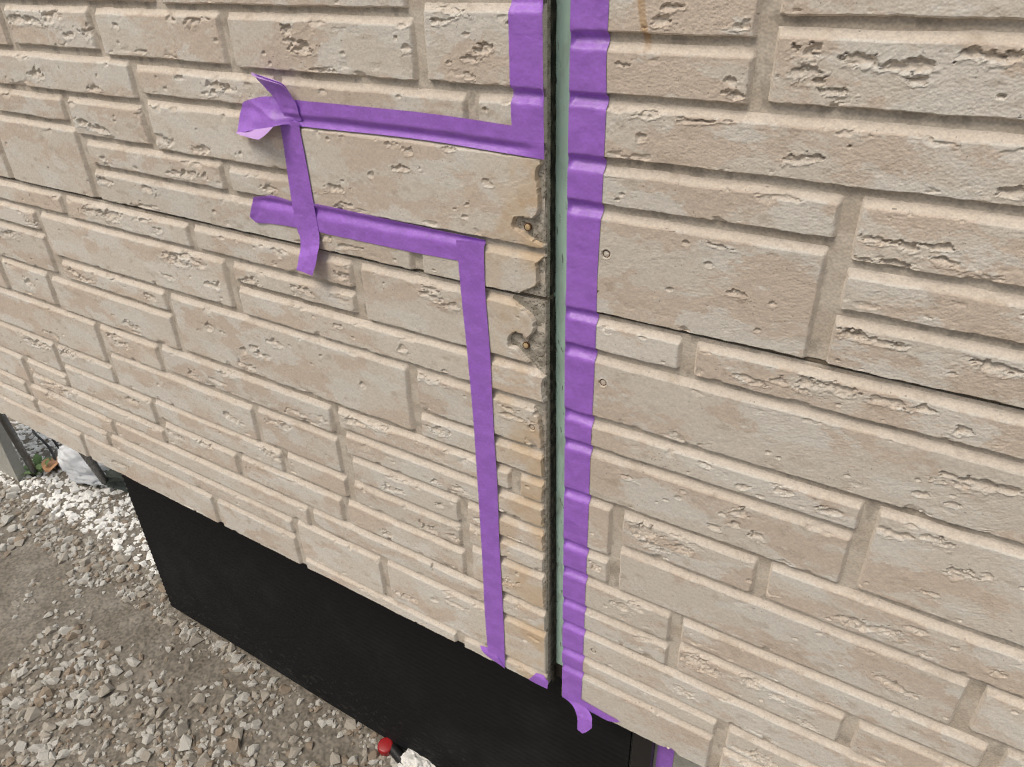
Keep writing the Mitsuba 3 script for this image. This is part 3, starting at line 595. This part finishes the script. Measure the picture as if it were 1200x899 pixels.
# black ribbed board standing against the foundation
vs = np.arange(-1098, -640, 0.85)
us = np.array([-1118, -900, -700, -500, -300, -168.0])
rib = np.abs(((vs / 10.5) % 1) - 0.5) * 2
wv = -51.5 + 1.0 * ss(0.2, 0.8, rib)
P = np.concatenate([M(np.full_like(vs, u), vs, wv + 1.6 * math.sin(u / 130)) for u in us])
n = len(vs); q = []
for a in range(len(us) - 1):
    j = np.arange(n - 1)
    q.append(np.stack([a * n + j, (a + 1) * n + j, (a + 1) * n + j + 1, a * n + j + 1], -1))
side = M(np.full_like(vs, us[-1]), vs, np.full_like(vs, -57.0)); base = len(P); P = np.vstack([P, side])
j = np.arange(n - 1); a = (len(us) - 1) * n
q.append(np.stack([a + j, base + j, base + j + 1, a + j + 1], -1))
add('ribbed_board', (P, np.vstack(q)), 'mat_black', smooth=35)
labels['ribbed_board'] = {'label': 'black ribbed plastic board covering the foundation below the siding', 'category': 'board'}
add('black_post', box(-164, -141, -1110, -691, -61, -50), 'mat_pipe')
labels['black_post'] = {'label': 'narrow black post under the siding, right of the black ribbed board', 'category': 'post'}

# ---------------------------------------------------------------- masking tape
RU0, RU1, RV0, RV1, RS = -700.0, -150.0, -700.0, 60.0, 1.0
ru, rv = np.arange(RU0, RU1, RS), np.arange(RV0, RV1, RS)
relief = np.zeros((len(rv), len(ru)))
for k, b in enumerate(BRICKS):
    pn, u0, u1, v0, v1 = b
    i0, i1 = max(0, int((u0 - RU0) / RS) - 2), min(len(ru), int((u1 - RU0) / RS) + 3)
    j0, j1 = max(0, int((v0 - RV0) / RS) - 3), min(len(rv), int((v1 - RV0) / RS) + 3)
    if i1 <= i0 or j1 <= j0:
        continue
    U, V = np.meshgrid(ru[i0:i1], rv[j0:j1])
    e = shape_profile(U, V, b, 100 + k * 7, abs(u0 - ER) < 0.1, abs(u1 - EL) < 0.1)
    m = (U > u0 - 0.01) & (U < u1 + 0.01)
    face = FACE + 0.25 + (n2(U, V, 45, 30, 100 + k * 7 + 11, 3) - 0.5) * 0.9
    relief[j0:j1, i0:i1] = np.maximum(relief[j0:j1, i0:i1], face * e * m)
gap = (ru > EL - 0.5) & (ru < ER + 0.5)
relief[:, gap] = FACE
from scipy.ndimage import maximum_filter
wide = maximum_filter(relief, 3)
drapes = {'tight': gaussian_filter(wide, 0.95), 'across': gaussian_filter(maximum_filter(relief, (5, 25)), (1.5, 7)), 'taut': gaussian_filter(maximum_filter(relief, 25), 5)}

def tape(stations, seed, droop=1.0, wrinkle=0.6, lift0=0.35, how='tight', wl=1.0):
    """a strip of thin tape through cross-sections (left u, v, right u, v, lift left, right), pressed onto the relief"""
    s = np.array(stations, float)
    mid = (s[:, :2] + s[:, 2:4]) / 2
    t = np.concatenate([[0], np.cumsum(np.hypot(*np.diff(mid, axis=0).T) + 1e-6)])
    n = max(int(t[-1] / 0.8), 14)
    tt = np.linspace(0, t[-1], n)
    from scipy.interpolate import PchipInterpolator
    c = PchipInterpolator(t, s)(tt)
    across = np.linspace(0, 1, 25)
    U = c[:, 0:1] * (1 - across) + c[:, 2:3] * across
    V = c[:, 1:2] * (1 - across) + c[:, 3:4] * across
    Lf = c[:, 4:5] * (1 - across) + c[:, 5:6] * across
    edge = (n2(U * 0 + tt[:, None], V * 0 + across * 3, 5, 9, seed, 2) - 0.5) * 0.35
    U = U + edge
    H = map_coordinates(drapes[how], [(V - RV0) / RS, (U - RU0) / RS], order=1, mode='nearest')
    k = np.exp(-Lf / 1.6)                          # what is lifted no longer follows the relief
    H = H * k * droop + (FACE) * (1 - k * droop)
    out = V < BOT + 1
    wr = (n2(U, V, 9 * wl, 9 * wl, seed + 3, 2) - 0.5) * 1.3 * wl * wrinkle + np.abs(n2(U + 0.7 * V, V, 16 * wl, 7 * wl, seed + 4, 2) - 0.5) * -1.4 * wl * wrinkle
    H = H + Lf + lift0 + wr * (0.55 + 0.45 * np.clip(Lf, 0, 4))
    P = M(U, V, H - FACE)
    i = np.arange(U.size).reshape(U.shape)
    q = np.stack([i[:-1, :-1], i[:-1, 1:], i[1:, 1:], i[1:, :-1]], -1).reshape(-1, 4)
    return P.reshape(-1, 3), q

def solid(parts):
    """joins sheets and gives them the tape's thickness"""
    allP, allq, at = [], [], 0
    for P, q in parts:
        m = trimesh.Trimesh(P, np.vstack([q[:, [0, 1, 2]], q[:, [0, 2, 3]]]), process=False)
        nrm = m.vertex_normals
        B = P - nrm * 0.00010
        n = len(P)
        f = m.faces
        rim = trimesh.grouping.group_rows(np.sort(m.edges, 1), require_count=1)
        e = m.edges[rim]
        allP += [P, B]
        allq += [f + at, f[:, ::-1] + n + at, np.stack([e[:, 1], e[:, 0], e[:, 0] + n], -1) + at, np.stack([e[:, 1], e[:, 0] + n, e[:, 1] + n], -1) + at]
        at += 2 * n
    return np.vstack(allP), np.vstack(allq)

def put_tape(key, parts, label, flaps=()):
    add(key, solid(parts), 'mat_tape', smooth=50)
    labels[key] = {'label': label, 'category': 'masking tape'}
    for nm, f in flaps:
        add(key + '__' + nm, solid([f]), 'mat_tape_back' if nm in ('turned_flap', 'folded_edge') else 'mat_tape', smooth=50)

put_tape('masking_tape', [tape(TAPE['upper_vertical'], 1)], 'purple masking tape running up from the cracked corner along the left lip of the joint')
put_tape('masking_tape_001', [tape(TAPE['upper_horizontal'], 2, lift0=0.6, how='across')], 'purple masking tape along a horizontal brick joint above the cracked brick, its left end crumpled',
         [('crumpled_end', tape(TAPE['crumple'], 3, wrinkle=1.5, lift0=0.8, wl=2.6)), ('turned_flap', tape(TAPE['crumple_flap'], 4, wrinkle=0.5, lift0=2.2))])
put_tape('masking_tape_002', [tape(TAPE['short_vertical'], 5, lift0=0.9, how='taut')], 'short upright purple masking tape crossing both horizontal tapes, with loose ends',
         [('loose_end', tape(TAPE['top_flap'], 6, wrinkle=0.9, lift0=1.2)), ('folded_edge', tape(TAPE['top_fold'], 16, wrinkle=0.3, lift0=1.6))])
put_tape('masking_tape_003', [tape(TAPE['lower_horizontal'], 7, lift0=0.7, wrinkle=0.8, how='across')], 'purple masking tape running horizontally below the cracked brick to the long strip')
put_tape('masking_tape_004', [tape(TAPE['long_vertical'], 8, lift0=0.75, droop=0.7, wrinkle=0.45, how='taut')], 'long upright purple masking tape left of the crumbled edge, reaching the siding bottom',
         [('folded_tail', tape(TAPE['bottom_tail'], 9, lift0=1.3))])
put_tape('masking_tape_005', [tape(TAPE['corner_piece'], 10)], 'small scrap of purple masking tape on the bottom corner of the left siding')
put_tape('masking_tape_006', [tape(TAPE['right_vertical'], 11, wrinkle=0.7)], 'full-height purple masking tape along the right lip of the joint, creased over every brick',
         [('hanging_tail', tape(TAPE['hanging_tail'], 12, lift0=0.6, wrinkle=0.7)), ('wrapped_end', tape(TAPE['wrapped_strip'], 13, lift0=0.6))])
# strip of tape low on the foundation, in the shade
add('masking_tape_007', box(-138, -119, -1000, -690, -61.9, -61.2), 'mat_tape')
labels['masking_tape_007'] = {'label': 'purple tape strip in the shade on the foundation, right of the narrow black post', 'category': 'masking tape'}

# ---------------------------------------------------------------- ground
def ground_colour(p, n, uv):
    c = mix(mi.Color3f(0.135, 0.118, 0.095), mi.Color3f(0.25, 0.23, 0.20), fbm(p.x * 30, p.y * 30, 0.0, 5))
    return c * (0.7 + 0.6 * noise(p.x * 260, p.y * 260, 0.0))
scene['mat_ground'] = rough(mikit.proc(ground_colour), lambda p, n, uv: 0.006 * fbm(p.x * 90, p.y * 90, 0.0, 3), 1.0, 0.95)
scene['ground'] = {'type': 'rectangle', 'to_world': T().scale([200, 200, 1]), 'bsdf': {'type': 'ref', 'id': 'mat_ground'}}
labels['ground'] = {'label': 'bare gravelly ground beside the house', 'kind': 'structure'}

stone_cols = [(0.43, 0.42, 0.39), (0.33, 0.305, 0.265), (0.25, 0.205, 0.16), (0.78, 0.78, 0.76)]
for i, c in enumerate(stone_cols):
    scene['mat_stone_%d' % i] = rough(c, grain, 0.5, 0.9)
srng = np.random.default_rng(5)
proto = []
for k in range(14):
    m = trimesh.convex.convex_hull(srng.normal(size=(24, 3)) * [1.0, 0.8, 0.6])
    v = m.vertices - m.vertices.mean(0)
    proto.append((v / np.abs(v).max() * 1.15, m.faces))
groups = {0: ([], [], 0), 1: ([], [], 0), 2: ([], [], 0), 3: ([], [], 0)}
for _ in range(38000):
    x, y = srng.uniform(-2.5, -0.25), srng.uniform(-0.45, 0.9)
    if x > -1.15 and y > 0.05:
        continue
    r = 0.0022 + 0.0062 * srng.random() ** 2 + 0.009 * srng.random() ** 9
    if y < 0.02 and meshkit.fbm(np.array([x * 6, y * 6, 0.3]), 3, 3) < 0.40 + 0.2 * srng.random():
        continue
    v, f = proto[srng.integers(14)]
    ang = srng.uniform(0, 6.28); ca, sa = math.cos(ang), math.sin(ang)
    v = v @ np.array([[ca, -sa, 0], [sa, ca, 0], [0, 0, 1]]).T * r + [x, y, r * 0.16]
    g = 3 if y > 0.10 and srng.random() < 0.85 else srng.choice(3, p=[0.45, 0.35, 0.20])  # behind the wall most stones are whitened, open daylight painted into their colour
    A, B, at = groups[g]
    A.append(v); B.append(f + at); groups[g] = (A, B, at + len(v))
for g, (A, B, at) in groups.items():
    key = 'gravel__stones' if g == 0 else 'gravel__stones_%03d' % g
    scene[key] = mikit.ply((np.vstack(A), np.vstack(B)), 'mat_stone_%d' % g, smooth=False)
    labels[key] = {'kind': 'stuff'}
labels['gravel'] = {'label': 'pale crushed gravel strewn over the ground beneath the siding', 'category': 'gravel', 'kind': 'stuff'}

def pipe(a, b, r, name, label, cat, mat='mat_pipe'):
    a, b = np.array(a), np.array(b)
    m = trimesh.creation.cylinder(r, segment=[a, b], sections=20)
    foot = trimesh.creation.cylinder(r * 1.7, segment=[a - [0, 0, 0.002], a + [0, 0, 0.012]], sections=20)
    add(name + '__tube', m, mat, smooth=40)
    add(name + '__foot', foot, mat, smooth=40)
    n = name
    labels[n] = {'label': label, 'category': cat}
pipe(M(-1803, -1110, -162), M(-1461, -700, -32), 0.0075, 'black_pipe', 'black pipe leaning in the gravel behind the siding, beside the grey post', 'pipe')
pipe(M(-1611, -1110, -229), M(-1217, -745, -48), 0.0085, 'black_pipe_001', 'black pipe leaning across the white plastic bag behind the siding', 'pipe')
for k, (a, b) in enumerate((((-1980, -262), (-1765, -203)), ((-1883, -268), (-1757, -216)))):
    pts = [M(a[0] + (b[0] - a[0]) * s, -1090 + 12 * math.sin(5 * s + k), a[1] + (b[1] - a[1]) * s + 6 * math.sin(7 * s)) for s in np.linspace(0, 1, 9)]
    m = trimesh.util.concatenate([trimesh.creation.cylinder(0.0032, segment=[pts[i], pts[i + 1]], sections=8) for i in range(8)])
    key = 'wire' if k == 0 else 'wire_001'
    add(key, m, 'mat_pipe', smooth=40)
    labels[key] = {'label': 'thin dark wire lying on the gravel, %s of the two' % ('left one' if k == 0 else 'right one'), 'category': 'wire', 'group': 'wires on the gravel'}
# grey concrete post at the left
pm = trimesh.creation.box(extents=[0.30, 0.022, 1.02]); 
pm.apply_translation(M(-1956, -1110, -134) + [0, 0.0, 0.46])
add('concrete_post', pm, 'mat_concrete')
labels['concrete_post'] = {'label': 'flat grey concrete slab post at the far left under the siding', 'category': 'post'}
# white plastic bag, weed, leaf, stone
def lump(cx, cy, cz, rx, ry, rz, seed, amp, sub=4):
    m = trimesh.creation.icosphere(subdivisions=sub, radius=1)
    d = meshkit.fbm(m.vertices * 1.6 + seed, 4, seed) - 0.5
    fold = np.abs(meshkit.fbm(m.vertices * [2.2, 2.2, 3.5] + seed * 2, 3, seed + 9) - 0.5)
    v = m.vertices * (1 + amp * d - amp * 0.9 * fold)[:, None] * [rx, ry, rz]
    v[:, 2] = np.maximum(v[:, 2], -rz * 0.55)
    return v + [cx, cy, cz], m.faces
scene['mat_bag'] = rough((0.66, 0.69, 0.73), None, 1, 0.45, spec=0.5)
c = M(-1665, -1110, -250)
add('plastic_bag', lump(c[0], c[1], 0.045, 0.115, 0.075, 0.065, 3, 0.7), 'mat_bag', smooth=40)
labels['plastic_bag'] = {'label': 'crumpled white plastic bag on the gravel behind the siding', 'category': 'bag'}
scene['mat_rubble'] = rough((0.085, 0.10, 0.09), core_bump, 1.0, 0.8)
c = M(-1575, -1110, -262)
add('rubble_stone', lump(c[0], c[1], 0.03, 0.075, 0.05, 0.05, 7, 0.7), 'mat_rubble', smooth=30)
labels['rubble_stone'] = {'label': 'dark greenish stone lying right of the white plastic bag', 'category': 'stone'}
scene['mat_leaf'] = two({'type': 'principled', 'base_color': {'type': 'rgb', 'value': [0.16, 0.25, 0.10]}, 'roughness': 0.6})
scene['mat_dry'] = two({'type': 'principled', 'base_color': {'type': 'rgb', 'value': [0.46, 0.25, 0.13]}, 'roughness': 0.7})
def leaf(base, ang, tilt, ln, wd):
    t = np.linspace(0, 1, 9)
    half = wd * np.sin(np.pi * np.clip(t * 0.94 + 0.04, 0, 1)) ** 0.8
    x = np.stack([t * ln * math.cos(tilt), t * 0, t * ln * math.sin(tilt) - 0.35 * ln * t ** 2], -1)
    L_, R_ = x + np.stack([0 * t, half, half * 0.35], -1), x + np.stack([0 * t, -half, half * 0.35], -1)
    P = np.vstack([x, L_, R_]); n = 9; j = np.arange(8)
    q = np.vstack([np.stack([j, j + 1, n + j + 1, n + j], -1), np.stack([j + 1, j, 2 * n + j, 2 * n + j + 1], -1)])
    ca, sa = math.cos(ang), math.sin(ang)
    return P @ np.array([[ca, -sa, 0], [sa, ca, 0], [0, 0, 1]]).T + base, q
lr = random.Random(8)
c = M(-1800, -1110, -176)
for k in range(14):
    P, q = leaf(c + [lr.uniform(-.02, .02), lr.uniform(-.02, .02), 0.004], lr.uniform(0, 6.28), lr.uniform(0.3, 1.2), lr.uniform(0.03, 0.06), lr.uniform(0.006, 0.011))
    add('weed__leaf', (P, q), 'mat_leaf', smooth=True)
labels['weed'] = {'label': 'small green weed in the gravel at the foot of the black pipe', 'category': 'plant'}
P, q = leaf(M(-1755, -1095, -172), 2.3, 0.15, 0.09, 0.024)
add('dry_leaf', (P, q), 'mat_dry', smooth=True)
labels['dry_leaf'] = {'label': 'orange brown dry leaf on the gravel left of the white plastic bag', 'category': 'leaf'}
# litter at the foot of the ribbed board
scene['mat_red'] = rough((0.30, 0.012, 0.016), None, 1, 0.35, spec=0.5)
scene['mat_white'] = rough((0.72, 0.72, 0.70), None, 1, 0.5)
def lathe(prof, n=72):
    return trimesh.creation.revolve([(r / 1000, h / 1000) for r, h in prof], sections=n)
cap = lathe([(0, 0), (14.5, 0), (16, 1.5), (16, 14), (14.5, 17), (12, 18), (4, 18.6), (0, 18.7)])
rr = np.hypot(cap.vertices[:, 0], cap.vertices[:, 1]); aa = np.arctan2(cap.vertices[:, 1], cap.vertices[:, 0])
cap.vertices[:, :2] *= (1 + np.where((rr > 0.0145), 0.035 * np.sign(np.sin(36 * aa + 0.3)), 0))[:, None]
cap.apply_transform(trimesh.transformations.rotation_matrix(0.18, [1, 0.4, 0])); cap.apply_scale(0.8); cap.apply_translation(M(-566, -1108, -41) + [0, 0, 0.002])
add('bottle_cap', cap, 'mat_red', smooth=40)
labels['bottle_cap'] = {'label': 'red plastic cap lying at the foot of the black ribbed board', 'category': 'cap'}
hose = trimesh.creation.capsule(height=0.045, radius=0.009, count=[16, 16])
hose.apply_transform(trimesh.transformations.rotation_matrix(math.pi / 2, [0.3, 1, 0])); hose.apply_translation(M(-535, -1101, -38))
add('hose_piece', hose, 'mat_pipe', smooth=40)
labels['hose_piece'] = {'label': 'short black piece of hose between the red cap and the white scrap', 'category': 'hose'}
c = M(-503, -1110, -40)
add('paper_scrap', lump(c[0], c[1], 0.012, 0.032, 0.022, 0.018, 12, 1.1, 3), 'mat_white', smooth=False)
labels['paper_scrap'] = {'label': 'crumpled white paper scrap at the foot of the black ribbed board', 'category': 'paper'}
